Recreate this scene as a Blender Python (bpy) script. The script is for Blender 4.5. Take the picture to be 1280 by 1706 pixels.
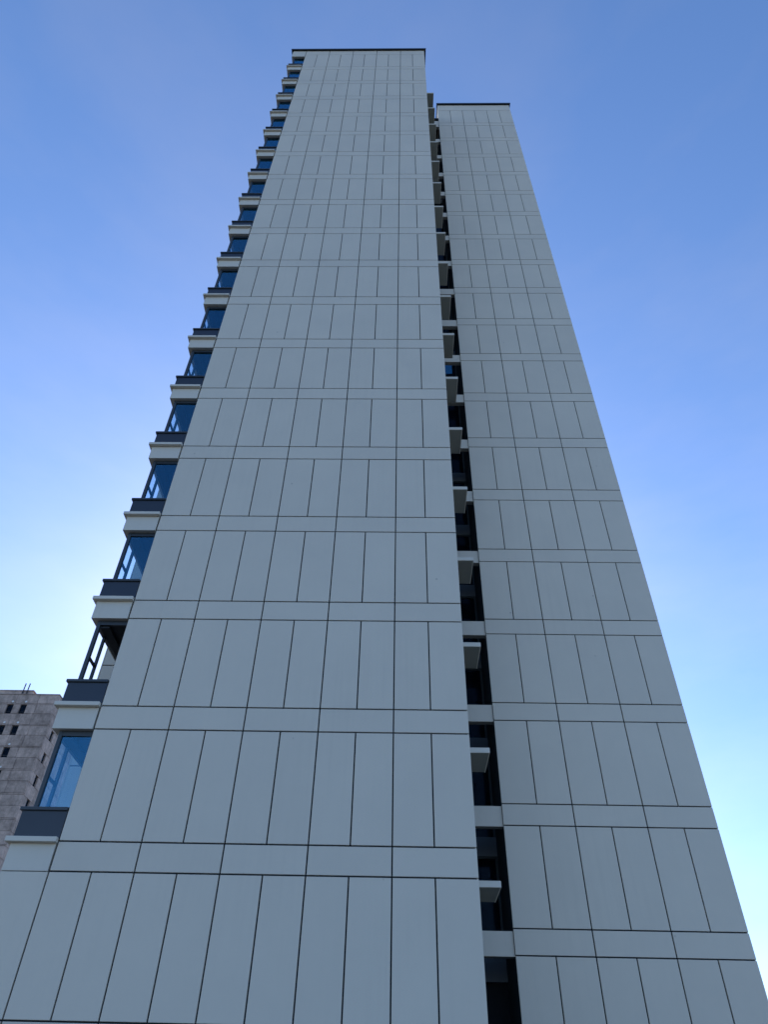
import bpy, bmesh, math, random
from mathutils import Matrix, Vector
random.seed(7)
S = bpy.context.scene
for o in list(bpy.data.objects):
    bpy.data.objects.remove(o)
COL = S.collection
GZ = 5.7276            # height of the first clear cladding band above the ground

# ------------------------------------------------------------------ camera
RX = (0.9997790618900647, 0.009229587225717602, 0.018884970899238275)
RY = (0.007614097490501452, 0.6784052083046332, -0.7346484866006002)
RZ = (-0.01959216490404635, 0.7346299667620358, 0.6781850477632065)
cam_d = bpy.data.cameras.new('camera')
cam = bpy.data.objects.new('camera', cam_d)
COL.objects.link(cam)
m = Matrix(((RX[0], -RY[0], -RZ[0], -1.61462), (RX[1], -RY[1], -RZ[1], -14.87924),
            (RX[2], -RY[2], -RZ[2], -4.1276 + GZ), (0, 0, 0, 1)))
cam.matrix_world = m
cam_d.sensor_fit = 'VERTICAL'
cam_d.sensor_height = 36.0
cam_d.lens = 1183.0 / 1706.0 * 36.0
cam_d.clip_end = 3000
S.camera = cam

# ------------------------------------------------------------------ light
SUN_EL, SUN_AZ = 32.0, -8.0      # azimuth from +Y, positive towards +X
wd = bpy.data.worlds.new('World')
S.world = wd
wd.use_nodes = True
nt = wd.node_tree
nt.nodes.clear()
wout = nt.nodes.new('ShaderNodeOutputWorld')
bg = nt.nodes.new('ShaderNodeBackground')
bg.inputs['Strength'].default_value = 0.10
sky = nt.nodes.new('ShaderNodeTexSky')
sky.sky_type = 'NISHITA'
sky.sun_disc = False
sky.sun_elevation = math.radians(SUN_EL)
sky.sun_rotation = math.radians(SUN_AZ)
sky.altitude = 0
sky.air_density = 1.0
sky.dust_density = 0.38
sky.ozone_density = 6.0
# thin veil of cirrus all over the sky
tc = nt.nodes.new('ShaderNodeTexCoord')
mp = nt.nodes.new('ShaderNodeMapping')
mp.inputs['Scale'].default_value = (1.4, 1.4, 4.0)
mp.inputs['Location'].default_value = (0.3, 7.5, 3.9)
nz = nt.nodes.new('ShaderNodeTexNoise')
nz.inputs['Scale'].default_value = 2.2
nz.inputs['Detail'].default_value = 7
nz.inputs['Roughness'].default_value = 0.55
cr = nt.nodes.new('ShaderNodeMapRange')
cr.inputs['From Min'].default_value = 0.40
cr.inputs['From Max'].default_value = 0.85
cr.inputs['To Min'].default_value = 0.0
cr.inputs['To Max'].default_value = 0.15
hs = nt.nodes.new('ShaderNodeHueSaturation')
hs.inputs['Saturation'].default_value = 0.20
hs.inputs['Value'].default_value = 1.0
mx = nt.nodes.new('ShaderNodeMixRGB')
L = nt.links.new
L(tc.outputs['Generated'], mp.inputs['Vector'])
L(mp.outputs['Vector'], nz.inputs['Vector'])
L(nz.outputs['Fac'], cr.inputs['Value'])
L(sky.outputs['Color'], hs.inputs['Color'])
L(cr.outputs['Result'], mx.inputs['Fac'])
L(sky.outputs['Color'], mx.inputs['Color1'])
L(hs.outputs['Color'], mx.inputs['Color2'])
hs2 = nt.nodes.new('ShaderNodeHueSaturation')
hs2.inputs['Saturation'].default_value = 1.06
L(mx.outputs['Color'], hs2.inputs['Color'])
wb = nt.nodes.new('ShaderNodeMixRGB')          # slight warm white balance
wb.blend_type = 'MULTIPLY'
wb.inputs['Fac'].default_value = 1.0
wb.inputs['Color2'].default_value = (1.07, 0.985, 0.985, 1)
L(hs2.outputs['Color'], wb.inputs['Color1'])
L(wb.outputs['Color'], bg.inputs['Color'])
L(bg.outputs['Background'], wout.inputs['Surface'])

sun_d = bpy.data.lights.new('sun', 'SUN')
sun_d.energy = 2.2
sun_d.angle = math.radians(0.5)
sun_d.color = (1.0, 0.95, 0.88)
sun = bpy.data.objects.new('sun', sun_d)
COL.objects.link(sun)
ez, az = math.radians(SUN_EL), math.radians(SUN_AZ)
to_sun = Vector((math.sin(az) * math.cos(ez), math.cos(az) * math.cos(ez), math.sin(ez)))
sun.rotation_euler = to_sun.to_track_quat('Z', 'Y').to_euler()
sun.location = to_sun * 200

S.view_settings.view_transform = 'Standard'
S.view_settings.look = 'None'
S.view_settings.exposure = 1.31
S.view_settings.gamma = 1.0
S.view_settings.use_curve_mapping = False
S.render.engine = 'CYCLES'
S.cycles.transparent_max_bounces = 16

# ------------------------------------------------------------------ materials
def new_mat(name):
    mt = bpy.data.materials.new(name)
    mt.use_nodes = True
    n = mt.node_tree
    n.nodes.clear()
    return mt, n, n.nodes.new('ShaderNodeOutputMaterial')

def paint(name, col, rough=0.6, var=0.05, objvar=0.03, bump=0.15, grain=260.0, streak=0.0, speck=0.0, spec=0.35, metallic=0.0):
    """painted or rendered surface: base colour, soft clouding, fine grain, faint rain streaks"""
    mt, n, out = new_mat(name)
    N = n.nodes.new
    l = n.links.new
    b = N('ShaderNodeBsdfPrincipled')
    b.inputs['Roughness'].default_value = rough
    b.inputs['Metallic'].default_value = metallic
    b.inputs['Specular IOR Level'].default_value = spec
    g = N('ShaderNodeNewGeometry')
    oi = N('ShaderNodeObjectInfo')
    n1 = N('ShaderNodeTexNoise')
    n1.inputs['Scale'].default_value = 0.55
    n1.inputs['Detail'].default_value = 6
    n1.inputs['Roughness'].default_value = 0.6
    l(g.outputs['Position'], n1.inputs['Vector'])
    def mapr(src, a, c, lo, hi):
        r = N('ShaderNodeMapRange')
        r.inputs['From Min'].default_value = a
        r.inputs['From Max'].default_value = c
        r.inputs['To Min'].default_value = lo
        r.inputs['To Max'].default_value = hi
        l(src, r.inputs['Value'])
        return r.outputs['Result']
    def mul(a, c):
        q = N('ShaderNodeMath')
        q.operation = 'MULTIPLY'
        l(a, q.inputs[0])
        l(c, q.inputs[1])
        return q.outputs[0]
    v = mul(mapr(n1.outputs['Fac'], 0.3, 0.7, 1 - var, 1 + var), mapr(oi.outputs['Random'], 0, 1, 1 - objvar, 1 + objvar))
    if streak:
        mp2 = N('ShaderNodeMapping')
        mp2.inputs['Scale'].default_value = (9.0, 9.0, 0.35)
        l(g.outputs['Position'], mp2.inputs['Vector'])
        n2 = N('ShaderNodeTexNoise')
        n2.inputs['Scale'].default_value = 1.0
        n2.inputs['Detail'].default_value = 5
        l(mp2.outputs['Vector'], n2.inputs['Vector'])
        n3 = N('ShaderNodeTexNoise')
        n3.inputs['Scale'].default_value = 0.22
        n3.inputs['Detail'].default_value = 3
        l(g.outputs['Position'], n3.inputs['Vector'])
        s = mul(mapr(n2.outputs['Fac'], 0.45, 0.75, 0.0, streak), mapr(n3.outputs['Fac'], 0.45, 0.62, 0.15, 1.0))
        v = mul(v, mapr(s, 0, 1, 1, 0))
    if speck:
        vo = N('ShaderNodeTexVoronoi')
        vo.inputs['Scale'].default_value = 0.9
        l(g.outputs['Position'], vo.inputs['Vector'])
        v = mul(v, mapr(vo.outputs['Distance'], 0.012, 0.035, 1 - speck, 1.0))
    n4 = N('ShaderNodeTexNoise')
    n4.inputs['Scale'].default_value = grain
    n4.inputs['Detail'].default_value = 3
    l(g.outputs['Position'], n4.inputs['Vector'])
    v = mul(v, mapr(n4.outputs['Fac'], 0.3, 0.7, 0.97, 1.03))
    cc = N('ShaderNodeMixRGB')
    cc.blend_type = 'MULTIPLY'
    cc.inputs['Fac'].default_value = 1.0
    cc.inputs['Color1'].default_value = (*col, 1)
    l(v, cc.inputs['Color2'])
    l(cc.outputs['Color'], b.inputs['Base Color'])
    rr = mapr(n1.outputs['Fac'], 0.3, 0.7, max(rough - 0.08, 0.02), min(rough + 0.08, 1))
    l(rr, b.inputs['Roughness'])
    if bump:
        bp = N('ShaderNodeBump')
        bp.inputs['Strength'].default_value = bump
        bp.inputs['Distance'].default_value = 0.004
        l(n4.outputs['Fac'], bp.inputs['Height'])
        l(bp.outputs['Normal'], b.inputs['Normal'])
    l(b.outputs['BSDF'], out.inputs['Surface'])
    return mt

def concrete(name, col):
    """raw board-marked concrete: blotches, dark water runs, pale lime, fine pitting"""
    mt, n, out = new_mat(name)
    N = n.nodes.new
    l = n.links.new
    b = N('ShaderNodeBsdfPrincipled')
    b.inputs['Roughness'].default_value = 0.9
    g = N('ShaderNodeNewGeometry')
    oi = N('ShaderNodeObjectInfo')
    def noise(scale, det, vec=None):
        q = N('ShaderNodeTexNoise')
        q.inputs['Scale'].default_value = scale
        q.inputs['Detail'].default_value = det
        q.inputs['Roughness'].default_value = 0.65
        l(vec or g.outputs['Position'], q.inputs['Vector'])
        return q.outputs['Fac']
    def mapr(src, a, c, lo, hi):
        r = N('ShaderNodeMapRange')
        r.inputs['From Min'].default_value = a
        r.inputs['From Max'].default_value = c
        r.inputs['To Min'].default_value = lo
        r.inputs['To Max'].default_value = hi
        l(src, r.inputs['Value'])
        return r.outputs['Result']
    def mul(a, c):
        q = N('ShaderNodeMath')
        q.operation = 'MULTIPLY'
        l(a, q.inputs[0])
        l(c, q.inputs[1])
        return q.outputs[0]
    mp2 = N('ShaderNodeMapping')
    mp2.inputs['Scale'].default_value = (1.6, 1.6, 0.25)
    l(g.outputs['Position'], mp2.inputs['Vector'])
    v = mul(mapr(noise(0.9, 7), 0.3, 0.7, 0.62, 1.25), mapr(noise(3.5, 6), 0.3, 0.7, 0.82, 1.15))
    v = mul(v, mapr(noise(1.3, 5, mp2.outputs['Vector']), 0.48, 0.72, 1.0, 0.68))
    v = mul(v, mapr(oi.outputs['Random'], 0, 1, 0.82, 1.14))
    cc = N('ShaderNodeMixRGB')
    cc.blend_type = 'MULTIPLY'
    cc.inputs['Fac'].default_value = 1.0
    cc.inputs['Color1'].default_value = (*col, 1)
    l(v, cc.inputs['Color2'])
    l(cc.outputs['Color'], b.inputs['Base Color'])
    bp = N('ShaderNodeBump')
    bp.inputs['Strength'].default_value = 0.5
    bp.inputs['Distance'].default_value = 0.03
    l(noise(6, 6), bp.inputs['Height'])
    l(bp.outputs['Normal'], b.inputs['Normal'])
    l(b.outputs['BSDF'], out.inputs['Surface'])
    return mt

def glass(name, tint, base_refl, ior=1.5, refl=(0.8, 0.92, 1.0)):
    """thin coated window glass: tinted see-through plus mirror reflection"""
    mt, n, out = new_mat(name)
    N = n.nodes.new
    l = n.links.new
    t = N('ShaderNodeBsdfTransparent')
    t.inputs['Color'].default_value = (*tint, 1)
    gl = N('ShaderNodeBsdfGlossy')
    gl.inputs['Roughness'].default_value = 0.008
    gl.inputs['Color'].default_value = (*refl, 1)
    fr = N('ShaderNodeFresnel')
    gb = N('ShaderNodeNewGeometry')          # same reflectance on both faces of the sheet
    io = N('ShaderNodeMapRange')
    io.inputs['To Min'].default_value = ior
    io.inputs['To Max'].default_value = 1.0 / ior
    l(gb.outputs['Backfacing'], io.inputs['Value'])
    l(io.outputs['Result'], fr.inputs['IOR'])
    ad = N('ShaderNodeMath')
    ad.operation = 'ADD'
    ad.use_clamp = True
    ad.inputs[1].default_value = base_refl
    l(fr.outputs['Fac'], ad.inputs[0])
    mxs = N('ShaderNodeMixShader')
    l(ad.outputs[0], mxs.inputs['Fac'])
    l(t.outputs['BSDF'], mxs.inputs[1])
    l(gl.outputs['BSDF'], mxs.inputs[2])
    l(mxs.outputs['Shader'], out.inputs['Surface'])
    return mt

WALL = (0.715, 0.64, 0.53)
M = {
    'wall': paint('grey_wall_render', WALL, 0.62, 0.035, 0.018, 0.12, 220, streak=0.035, speck=0.3),
    'fascia': paint('fascia_render', (0.71, 0.65, 0.55), 0.6, 0.03, 0.02, 0.1, 220, streak=0.05),
    'ledge': paint('ledge_paint', (0.70, 0.66, 0.58), 0.65, 0.05, 0.02, 0.1, 160, streak=0.08),
    'slab': paint('shaded_ledge_slab', (0.27, 0.27, 0.24), 0.85, 0.08, 0.05, 0.2, 90),  # ledge underside: its shade is put into this darker colour
    'joint': paint('joint_sealant', (0.007, 0.010, 0.016), 0.75, 0.05, 0.0, 0.0),
    'navy': paint('navy_metal_panel', (0.026, 0.034, 0.049), 0.38, 0.05, 0.04, 0.0, spec=0.5),
    'frame': paint('charcoal_aluminium', (0.040, 0.048, 0.056), 0.42, 0.04, 0.02, 0.0, spec=0.5),
    'coping': paint('dark_coping_metal', (0.010, 0.013, 0.018), 0.45, 0.04, 0.0, 0.0),
    'ceiling': paint('charcoal_ceiling', (0.035, 0.042, 0.052), 0.7, 0.05, 0.02, 0.05),
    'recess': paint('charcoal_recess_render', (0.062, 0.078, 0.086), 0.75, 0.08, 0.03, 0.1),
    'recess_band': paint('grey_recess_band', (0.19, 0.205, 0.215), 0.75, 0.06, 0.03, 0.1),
    'plinth': paint('granite_plinth', (0.16, 0.16, 0.165), 0.5, 0.1, 0.05, 0.1, 60),
    'concrete': concrete('raw_concrete', (0.54, 0.405, 0.335)),
    'concrete_core': concrete('raw_concrete_joint', (0.16, 0.125, 0.11)),
    'void': paint('dark_window_opening', (0.015, 0.018, 0.022), 0.8, 0.05, 0.02, 0.0),
    'white': paint('white_plug', (0.8, 0.8, 0.78), 0.6, 0.02, 0.0, 0.0),
    'steel': paint('rod_steel', (0.06, 0.055, 0.055), 0.6, 0.05, 0.0, 0.0),
    'glass': glass('blue_tinted_glass', (0.88, 0.96, 1.0), 0.085, 1.33, (0.22, 0.70, 1.0)),
    'glass_clear': glass('clear_side_glass', (0.90, 0.97, 1.0), 0.0, 1.18, (0.5, 0.8, 1.0)),
    'glass_dark': glass('dark_window_glass', (0.6, 0.7, 0.8), 0.0, 1.12),
    'paving': paint('asphalt_paving', (0.048, 0.048, 0.046), 0.85, 0.12, 0.0, 0.3, 40),
}

# ------------------------------------------------------------------ mesh helpers
def mesh_from(name, verts, faces, mat):
    me = bpy.data.meshes.new(name)
    me.from_pydata(verts, [], faces)
    me.materials.append(M[mat])
    me.update()
    return me

class MB:
    """collects boxes into one mesh"""
    def __init__(self):
        self.v = []
        self.f = []
    def box(self, x0, x1, y0, y1, z0, z1):
        b = len(self.v)
        self.v += [(x0, y0, z0), (x1, y0, z0), (x1, y1, z0), (x0, y1, z0), (x0, y0, z1), (x1, y0, z1), (x1, y1, z1), (x0, y1, z1)]
        self.f += [tuple(b + i for i in q) for q in ((0, 3, 2, 1), (4, 5, 6, 7), (0, 1, 5, 4), (1, 2, 6, 5), (2, 3, 7, 6), (3, 0, 4, 7))]
        return self
    def bevel_box(self, x0, x1, y0, y1, z0, z1, c):
        """box with all edges chamfered by c"""
        bm = bmesh.new()
        bmesh.ops.create_cube(bm, size=1.0)
        for vv in bm.verts:
            vv.co = Vector(((x0 + x1) / 2 + vv.co.x * (x1 - x0), (y0 + y1) / 2 + vv.co.y * (y1 - y0), (z0 + z1) / 2 + vv.co.z * (z1 - z0)))
        bmesh.ops.bevel(bm, geom=bm.edges[:], offset=c, segments=1, affect='EDGES')
        bm.verts.index_update()
        b = len(self.v)
        self.v += [tuple(vv.co) for vv in bm.verts]
        self.f += [tuple(b + vv.index for vv in ff.verts) for ff in bm.faces]
        bm.free()
        return self
    def mesh(self, name, mat):
        return mesh_from(name, self.v, self.f, mat)

def obj(name, me, parent=None, loc=(0, 0, 0)):
    o = bpy.data.objects.new(name, me)
    COL.objects.link(o)
    o.location = loc
    if parent is not None:
        o.parent = parent
    return o

def tag(o, label, cat=None, group=None, kind=None):
    if label:
        o['label'] = label
    if cat:
        o['category'] = cat
    if group:
        o['group'] = group
    if kind:
        o['kind'] = kind
    return o

PANELS = {}
def panel_mesh(name, w, h, d, mat, c=0.005):
    """facing -Y, front face on y=0, chamfered front edges; origin at its lower left corner"""
    key = (name, round(w, 4), round(h, 4), d, mat)
    if key not in PANELS:
        v = [(c, 0, c), (w - c, 0, c), (w - c, 0, h - c), (c, 0, h - c),
             (0, c, 0), (w, c, 0), (w, c, h), (0, c, h), (0, d, 0), (w, d, 0), (w, d, h), (0, d, h)]
        f = [(0, 1, 2, 3)]
        for i in range(4):
            j = (i + 1) % 4
            f += [(4 + i, 4 + j, j, i), (8 + i, 8 + j, 4 + j, 4 + i)]
        f += [(11, 10, 9, 8)]
        PANELS[key] = mesh_from(name, v, f, mat)
    return PANELS[key]

G = 0.030              # joint width
D = 0.040              # panel thickness
def panel(name, x0, x1, y, z0, z1, parent, mat='wall', left=None, right=None):
    """one cladding panel between joint centre lines"""
    lf = G / 2 if left is None else left
    rt = G / 2 if right is None else right
    me = panel_mesh(name, x1 - x0 - lf - rt, z1 - z0 - G, D, mat)
    jy = random.uniform(-0.0012, 0.0012)
    return obj(name, me, parent, (x0 + lf, y + jy, z0 + G / 2))

# ------------------------------------------------------------------ ground
bm = bmesh.new()
bmesh.ops.create_grid(bm, x_segments=8, y_segments=8, size=900)
me = bpy.data.meshes.new('ground')
bm.to_mesh(me)
bm.free()
me.materials.append(M['paving'])
tag(obj('ground', me), 'dark asphalt paving around the foot of the towers', kind='structure')

# ------------------------------------------------------------------ the clad tower
H = 2.95               # storey height
BH = 0.5615            # height of a cladding band
W = 0.8382             # tall panel module, front wall
XB, WB, YB = 1.226, 0.9393, 4.399   # set-back wall: left edge, module, plane
XR = 6.815             # right edge of the set-back wall
ZB = -0.424            # set-back bands sit a little lower
NF = 18
XL = -10 * W           # left edge of the front wall
BAYX = -9.33           # left face of the balcony column
TOPA = 54.33
TOPB = 57.02
def Z(z):
    return z + GZ

tower = bpy.data.objects.new('apartment_tower', None)
COL.objects.link(tower)
tower.location = (-4.2, 0, 0)
tag(tower, 'tall pale grey panel-clad apartment tower with a column of blue glazed balconies', 'building')
TL = Vector(tower.location)
def part(name, me, loc=(0, 0, 0), parent=None, label=None):
    """part of the tower; loc in world coordinates"""
    o = obj(name, me, parent or tower, Vector(loc) - (TL if parent is None else Vector((0, 0, 0))))
    if label:
        o['label'] = label
    return o
YBACK = 13.0

# structural walls behind the cladding
mb = MB()
mb.box(XL + 0.012, -0.03, D, 6.2, 0.0, Z(TOPA))
fw = part('front_wall', mb.mesh('front_wall', 'joint'), label='front wall of wide grey panels')
fw.location = -TL
mb = MB()
mb.box(XB + 0.03, XR - 0.03, YB + D, YBACK, 0.0, Z(TOPB))
rw = part('set_back_wall', mb.mesh('set_back_wall', 'joint'), label='set-back wall of grey panels behind the recess')
rw.location = -TL
# a child of a wall then uses world coordinates (walls sit at the world origin)

rowsA = [k for k in range(-1, NF)]
for k in range(-1, NF):                     # bands
    for c in range(5):
        panel('spandrel_panel', XL + 2 * W * c, XL + 2 * W * (c + 1), 0, Z(k * H), Z(k * H + BH), fw, right=0 if c == 4 else None)
for k in rowsA:                             # tall panels
    z0, z1 = k * H + BH, (k + 1) * H
    if k == NF - 1:
        z1 = 53.5
    for c in range(10):
        panel('wall_panel', XL + W * c, XL + W * (c + 1), 0, Z(z0), Z(z1), fw, right=0 if c == 9 else None)
for c in range(5):
    panel('spandrel_panel', XL + 2 * W * c, XL + 2 * W * (c + 1), 0, Z(53.5), Z(TOPA) + G / 2, fw, right=0 if c == 4 else None)

colsB = [XB + WB * i for i in range(6)] + [XR]
for k in range(-0, NF + 1):
    for c in range(3):
        panel('spandrel_panel', colsB[2 * c], colsB[2 * c + 2], YB, Z(ZB + k * H), Z(ZB + k * H + BH), rw, left=0 if c == 0 else None, right=0 if c == 2 else None)
for k in range(-1, NF + 1):
    z0, z1 = ZB + k * H + BH, ZB + (k + 1) * H
    if k == NF:
        z1 = 55.87
    for c in range(6):
        panel('wall_panel', colsB[c], colsB[c + 1], YB, Z(z0), Z(z1), rw, left=0 if c == 0 else None, right=0 if c == 5 else None)
panel('spandrel_panel', XB, XR, YB, Z(55.87), Z(TOPB) + G / 2, rw, left=0, right=0)

# side and rear walls, plinth
mb = MB()
mb.box(-0.03, 0.0, D + 0.002, 6.2, 0, Z(TOPA))
part('side_wall', mb.mesh('side_wall', 'wall'), (0, 0, 0))
mb = MB()
mb.box(XR - 0.03, XR, YB + D + 0.002, YBACK, 0, Z(TOPB))
part('side_wall', mb.mesh('side_wall', 'wall'), (0, 0, 0))
mb = MB()
mb.box(XB, XB + 0.03, YB + D + 0.002, YBACK, Z(54.2), Z(TOPB))
part('side_wall', mb.mesh('side_wall', 'wall'), (0, 0, 0))
mb = MB()
mb.box(-10.07, XB + 0.03, 6.202, YBACK - 0.03, 0, Z(54.0))
mb.box(-10.07, XL + 0.012, 3.0 + D, 6.2, 0, Z(54.0))
rear = part('rear_wall', mb.mesh('rear_wall', 'joint'))
rear.location = -TL
for k in range(-1, NF):
    panel('rear_panel', -10.08, XL, 3.0, Z(k * H + 0.41), Z((k + 1) * H + 0.41), rear)
mb = MB()
mb.box(-10.1, -10.072, 3.0, YBACK - 0.03, 0, Z(54.0))
part('side_wall', mb.mesh('side_wall', 'wall'))
mb = MB()
mb.box(BAYX, 0.0, 0.0, 3.0, 0.0, Z(-H) - 0.004)
mb.box(XB, XR, YB, YB + 2, 0.0, Z(ZB - H + BH) - 0.004)
part('plinth', mb.mesh('plinth', 'plinth'))
# closed cladding on the balcony side below the first balcony
mb = MB()
mb.box(BAYX + D, XL + 0.012, D, 3.0, Z(-H), Z(-0.012))
pz = part('balcony_base', mb.mesh('balcony_base', 'joint'))
pz.location = -TL
panel('wall_panel', BAYX, XL, 0, Z(-H + BH), Z(0), pz, left=0)
panel('spandrel_panel', BAYX, XL, 0, Z(-H), Z(-H + BH), pz, left=0)
mb = MB()
mb.box(BAYX, BAYX + D, D + 0.002, 3.0, Z(-H), Z(-0.012))
obj('side_panel', mb.mesh('side_panel', 'wall'), pz)

# roof copings
def coping(x0, x1, y0, y1, z, t, w, over):
    """dark metal coping round a flat roof"""
    b = MB()
    a0, a1, b0, b1 = x0 - over[0], x1 + over[1], y0 - over[2], y1
    b.box(a0, a1, b0, b0 + w, z, z + t)
    b.box(a0, a0 + w, b0 + w, b1, z + 0.002, z + t - 0.002)
    b.box(a1 - w, a1, b0 + w, b1, z + 0.002, z + t - 0.002)
    b.box(a0 + w, a1 - w, b1 - w, b1, z, z + t)
    # small drip fold on the front edge
    b.box(a0 - 0.012, a1 + 0.012, b0 - 0.012, b0, z - 0.03, z + t + 0.004)
    return b.mesh('roof_coping', 'coping')
part('roof_coping', coping(BAYX, 0, 0, 6.2, Z(TOPA) + 0.012, 0.16, 0.4, (0.13, 0.12, 0.10)))
part('roof_coping', coping(XB, XR, YB, YBACK, Z(TOPB) + 0.012, 0.18, 0.4, (0.06, 0.10, 0.10)))
b = MB().box(0.002, XB - 0.002, 4.42, 6.2, Z(54.12), Z(54.34))
part('roof_coping', b.mesh('roof_coping', 'coping'), label='short dark coping over the recess between the walls')
b = MB().box(BAYX, -0.03, 0.3, 6.2, Z(TOPA) - 0.5, Z(TOPA) - 0.3).box(BAYX, XL + .01, D, .298, Z(53.2), Z(TOPA))
part('roof_slab', b.mesh('roof_slab', 'plinth'))

# ------------------------------------------------------------------ glazed balconies, one per storey
def make_balcony():
    """root mesh = window frame; origin at band level on the wall plane"""
    WF0, WF1 = 0.12, 0.18                     # window plane
    PX0, PX1 = -9.185, -9.095                 # side window plane
    zs, zh = 1.235, 2.83                      # sill and head
    x1 = XL + 0.008
    fr = MB()
    fr.bevel_box(PX0, PX1, WF0 - 0.01, WF1 + 0.03, zs - 0.02, H - 0.004, 0.008)      # corner post
    fr.box(PX1, x1, WF0, WF1, zh, H - 0.006)                                     # head
    fr.box(PX1, x1, WF0, WF1, zs - 0.01, zs + 0.035)                             # bottom rail
    fr.box(x1 - 0.05, x1, WF0 + 0.002, WF1 - 0.002, zs + 0.035, zh)
    fr.box(PX0 + 0.012, PX1 - 0.01, WF1 + 0.03, 2.99, zh - 0.05, H - 0.006)          # side head
    fr.box(PX0 + 0.012, PX1 - 0.01, WF1 + 0.03, 2.99, zs - 0.01, zs + 0.045)         # side bottom rail
    for y in (0.655, 2.05):
        fr.bevel_box(PX0 + 0.008, PX1 - 0.012, y - 0.035, y + 0.035, zs + 0.045, zh - 0.05, 0.006)
    fr.box(PX0 + 0.014, PX1 - 0.018, WF1 + 0.03, 0.62, 1.915, 1.965)                 # transom of the vent light
    root = obj('glazed_balcony', fr.mesh('glazed_balcony', 'frame'))
    # light fascia beam, cornice, navy parapet with its rail, ceiling
    f = MB().bevel_box(BAYX, XL - G, 0.0, 2.99, 0.0, 0.62, 0.006)
    obj('fascia', f.mesh('fascia', 'fascia'), root)
    c = MB().bevel_box(BAYX - 0.09, XL - 0.004, -0.115, -0.002, 0.515, 0.612, 0.006)
    c.box(BAYX - 0.089, BAYX - 0.002, -0.002, 2.99, 0.517, 0.610)
    obj('cornice', c.mesh('cornice', 'fascia'), root)
    p = MB().box(BAYX + 0.004, XL - 0.004, 0.006, 0.09, 0.621, 1.15).box(BAYX + 0.004, BAYX + 0.08, 0.09, 2.99, 0.621, 1.15)
    obj('parapet', p.mesh('parapet', 'navy'), root)
    r = MB().bevel_box(BAYX - 0.045, XL - 0.003, -0.035, 0.24, 1.151, 1.222, 0.008)
    r.box(BAYX - 0.043, BAYX + 0.24, 0.24, 2.99, 1.152, 1.22)
    obj('sill_rail', r.mesh('sill_rail', 'frame'), root)
    ce = MB().box(PX1, x1, WF1, 2.99, H - 0.10, H - 0.008)
    ce.box(PX1, PX1 + 0.22, WF1 + .01, 2.98, H - 0.17, H - 0.10)
    obj('ceiling', ce.mesh('ceiling', 'ceiling'), root)
    g = MB().box(PX1, x1 - 0.05, 0.147, 0.153, zs + 0.035, zh)
    obj('glass_pane', g.mesh('glass_pane', 'glass'), root)
    for (y0, y1, z0, z1) in ((0.21, 0.62, 1.965, zh - 0.05), (0.21, 0.62, zs + 0.045, 1.915), (0.69, 2.015, zs + 0.045, zh - 0.05), (2.085, 2.99, zs + 0.045, zh - 0.05)):
        g = MB().box(-9.143, -9.137, y0, y1, z0, z1)
        obj('glass_pane', g.mesh('glass_pane', 'glass_clear'), root)
    return root

proto = make_balcony()
kids = list(proto.children)
for k in range(0, NF):
    if k == 0:
        o = proto
    else:
        o = proto.copy()
        COL.objects.link(o)
        for ch in kids:
            if k == 1 and ch.name.startswith('glass_pane'):
                continue                       # this storey has no glass in its frames yet
            c = ch.copy()
            COL.objects.link(c)
            c.parent = o
    o.parent = tower
    o.location = Vector((0, 0, Z(k * H))) - TL
    if k == 1:
        o['label'] = 'open balcony frame without glass'
b = MB().bevel_box(BAYX, XL - G, 0.0, 2.99, Z(NF * H), Z(TOPA), 0.006)
part('fascia', b.mesh('fascia', 'fascia'))

# ------------------------------------------------------------------ recess between the walls
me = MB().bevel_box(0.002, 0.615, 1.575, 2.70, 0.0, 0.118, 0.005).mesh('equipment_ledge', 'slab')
nose = MB().bevel_box(0.002, 0.637, 1.55, 1.575, -0.004, 0.125, 0.004).box(0.6155, 0.637, 1.5755, 2.70, -0.004, 0.124).mesh('nosing', 'ledge')  # light edge split off so the slab behind carries the painted shade
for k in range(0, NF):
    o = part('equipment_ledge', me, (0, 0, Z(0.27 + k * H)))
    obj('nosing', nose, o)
me = MB().bevel_box(0.002, XB - 0.004, 4.46, 4.66, 0.0, 0.53, 0.005).mesh('link_beam', 'wall')
for k in range(0, NF + 1):
    part('link_beam', me, (0, 0, Z(-0.44 + k * H)))
part('link_beam', MB().box(0.002, XB - 0.004, 4.462, 4.66, 0, 0.62).mesh('link_beam', 'wall'), (0, 0, Z(-0.434 + NF * H + 0.53)))
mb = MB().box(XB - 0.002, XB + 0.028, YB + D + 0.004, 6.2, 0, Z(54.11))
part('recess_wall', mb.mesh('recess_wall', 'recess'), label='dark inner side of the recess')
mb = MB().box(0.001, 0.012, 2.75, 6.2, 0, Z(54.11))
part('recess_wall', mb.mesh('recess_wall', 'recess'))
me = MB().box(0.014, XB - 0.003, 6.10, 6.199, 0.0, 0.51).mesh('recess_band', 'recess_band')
wf = MB()
wf.box(0.014, 0.07, 6.14, 6.19, 0.51, H)
wf.box(XB - 0.06, XB - 0.003, 6.14, 6.19, 0.51, H)
wf.box(0.07, XB - 0.06, 6.142, 6.188, H - 0.05, H)
wfm = wf.mesh('recess_window', 'recess')
gl = MB().box(0.07, XB - 0.06, 6.165, 6.17, 0.511, H - 0.05).mesh('glass_pane', 'glass_dark')
gl_blue = MB().box(0.07, XB - 0.06, 6.165, 6.17, 0.511, H - 0.05).mesh('glass_pane', 'glass')
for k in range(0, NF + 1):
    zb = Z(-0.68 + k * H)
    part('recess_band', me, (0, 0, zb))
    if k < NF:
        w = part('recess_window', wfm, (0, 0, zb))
        obj('glass_pane', gl if k != 8 else gl_blue, w)

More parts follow.
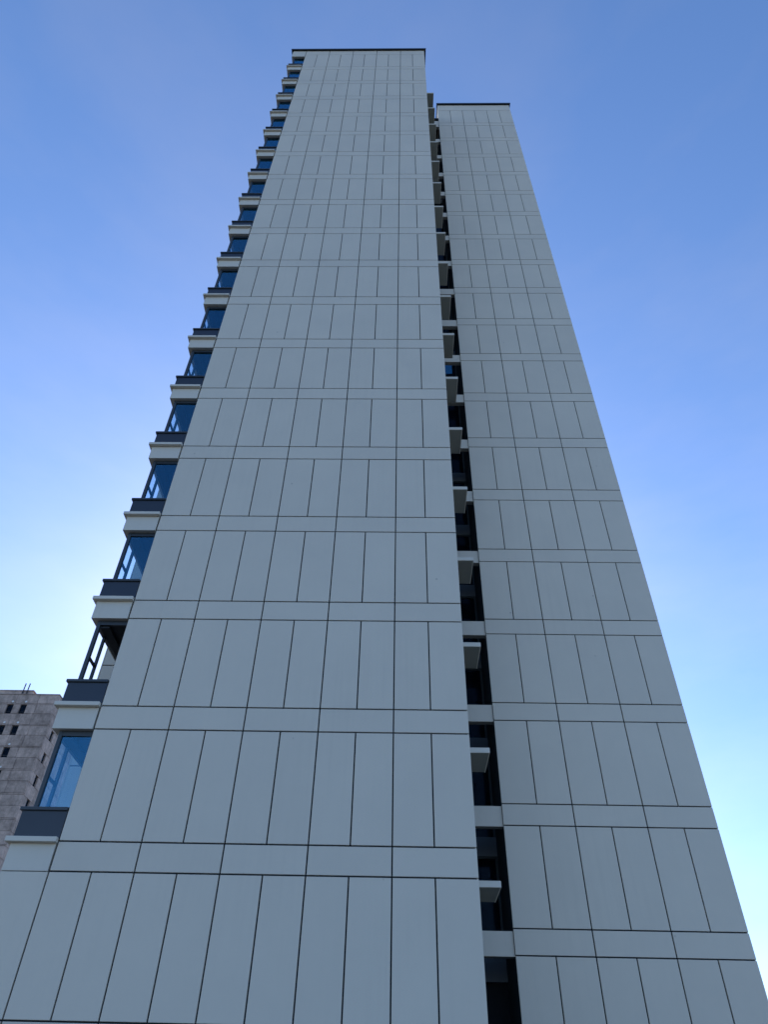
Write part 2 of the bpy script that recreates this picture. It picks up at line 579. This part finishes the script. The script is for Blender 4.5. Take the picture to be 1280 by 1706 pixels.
# ------------------------------------------------------------------ raw concrete block behind
cb = bpy.data.objects.new('concrete_building', None)
COL.objects.link(cb)
CX, CY = -47.2, 72.0
cb.location = (CX - 10, CY, 0)
tag(cb, 'unfinished brown-grey raw concrete block with small dark windows behind the tower', 'building')
CL = Vector(cb.location)
RZT = Z(41.95)
core = MB().box(CX - 20, CX - 0.30, CY + 0.30, CY + 13, 0, RZT - 0.3)
cw = obj('concrete_wall', core.mesh('concrete_wall', 'concrete_core'), cb, -CL)
HS = 2.985
def slab(x0, x1, z0, z1, g=0.035, name='concrete_panel'):
    dy = random.uniform(0, 0.03)
    b = MB().bevel_box(x0 + g / 2, x1 - g / 2, CY + dy, CY + 0.298, z0 + g / 2, z1 - g / 2, 0.015)
    return obj(name, b.mesh(name, 'concrete'), cw)
def side_slab(y0, y1, z0, z1, g=0.035):
    dx = random.uniform(0, 0.03)
    b = MB().bevel_box(CX - 0.298, CX - dx, y0 + g / 2, y1 - g / 2, z0 + g / 2, z1 - g / 2, 0.015)
    return obj('concrete_panel', b.mesh('concrete_panel', 'concrete'), cw)
win_frame = MB()
win_frame.box(0, 0.84, 0.0, 0.05, 0, 0.05).box(0, 0.84, 0.0, 0.05, 1.27, 1.32).box(0, 0.05, 0, 0.05, 0.05, 1.27).box(0.79, 0.84, 0, 0.05, 0.05, 1.27)
win_frame.box(0.05, 0.79, 0.0, 0.045, 0.28, 0.34)
win_frame = win_frame.mesh('window', 'steel')
pane = MB().box(0.05, 0.79, 0.02, 0.026, 0.05, 1.27).mesh('glass_pane', 'glass_dark')
dark = MB().box(0, 0.84, 0.07, 0.08, 0, 1.32).mesh('opening', 'void')
vent = bmesh.new()
bmesh.ops.create_cone(vent, cap_ends=True, segments=12, radius1=0.16, radius2=0.13, depth=0.06, matrix=Matrix.Rotation(math.radians(90), 4, 'X'))
vme = bpy.data.meshes.new('vent_cap')
vent.to_mesh(vme)
vent.free()
vme.materials.append(M['white'])
def window(loc, rot=0):
    w = obj('window', win_frame, cb, Vector(loc) - CL)
    w.rotation_euler = (0, 0, rot)
    obj('glass_pane', pane, w)
    obj('opening', dark, w)
    return w
XW = [(-51.96, -51.12), (-53.76, -52.92), (-57.6, -56.76), (-59.4, -58.56)]
for i in range(15):
    zt = Z(40.53) - i * HS              # window head
    zw = zt - 1.325
    zt2 = zw - (HS - 1.325)
    if zw < 2:
        break
    if i == 0:
        for a, c in ((-67.2, -59.9), (-59.9, -56.2), (-56.2, -52.82), (-52.82, -49.85), (-49.85, CX)):
            slab(a, c, zt + 0.16, RZT)
        slab(-67.2, CX, zt, zt + 0.16)
    # wall between the windows
    j = random.uniform(-0.25, 0.25)
    edges = [CX, -49.85 + j, -51.12]
    for a, c in ((edges[1], CX), (edges[2], edges[1])):
        slab(a, c, zw, zt)
    for n in range(len(XW)):
        nx = XW[n + 1][1] if n + 1 < len(XW) else -67.2
        slab(nx, XW[n][0], zw, zt)
        window((XW[n][0], CY + 0.2, zw))
        if i < 6:
            obj('vent_cap', vme, cb, Vector((XW[n][1] - 0.28, CY - 0.0, zt + 0.39)) - CL)
    # spandrel course
    j = random.uniform(-0.5, 0.5)
    xs = [-67.2, -62, -57.5 + j, -54.3 - j, -51.6 + j, -49.85 - j * 0.3, CX]
    for a, c in zip(xs, xs[1:]):
        slab(a, c, zt2 + 0.16, zw)
    slab(-67.2, CX, zt2, zt2 + 0.16)
    # side
    if i == 0:
        side_slab(CY + 0.30, CY + 13, zt, RZT)
    side_slab(CY + 0.30, CY + 1.35, zw, zt)
    side_slab(CY + 2.19, CY + 5.5, zw, zt)
    side_slab(CY + 5.5, CY + 13, zw, zt)
    window((CX - 0.2, CY + 1.35, zw), math.radians(90))
    side_slab(CY + 0.30, CY + 3.1 + j, zt2, zw)
    side_slab(CY + 3.1 + j, CY + 13, zt2, zw)
b = MB().box(-67.25, CX + 0.05, CY - 0.05, CY + 13, RZT + 0.002, RZT + 0.11)
obj('roof_edge', b.mesh('roof_edge', 'concrete'), cb, -CL)
b = MB().box(-66.0, -51.25, CY + 0.5, CY + 11, RZT + 0.11, RZT + 0.80).box(-66.1, -51.15, CY + 0.4, CY + 11.1, RZT + 0.80, RZT + 0.90)
obj('roof_block', b.mesh('roof_block', 'concrete'), cb, -CL)
for x in (-52.41, -51.83):
    b = MB().bevel_box(x - 0.06, x + 0.06, CY + 0.03, CY + 0.14, RZT + 0.11, RZT + 1.72, 0.01).box(x - 0.085, x + 0.085, CY + 0.015, CY + 0.16, RZT + 0.11, RZT + 0.55)
    obj('roof_rod', b.mesh('roof_rod', 'steel'), cb, -CL)
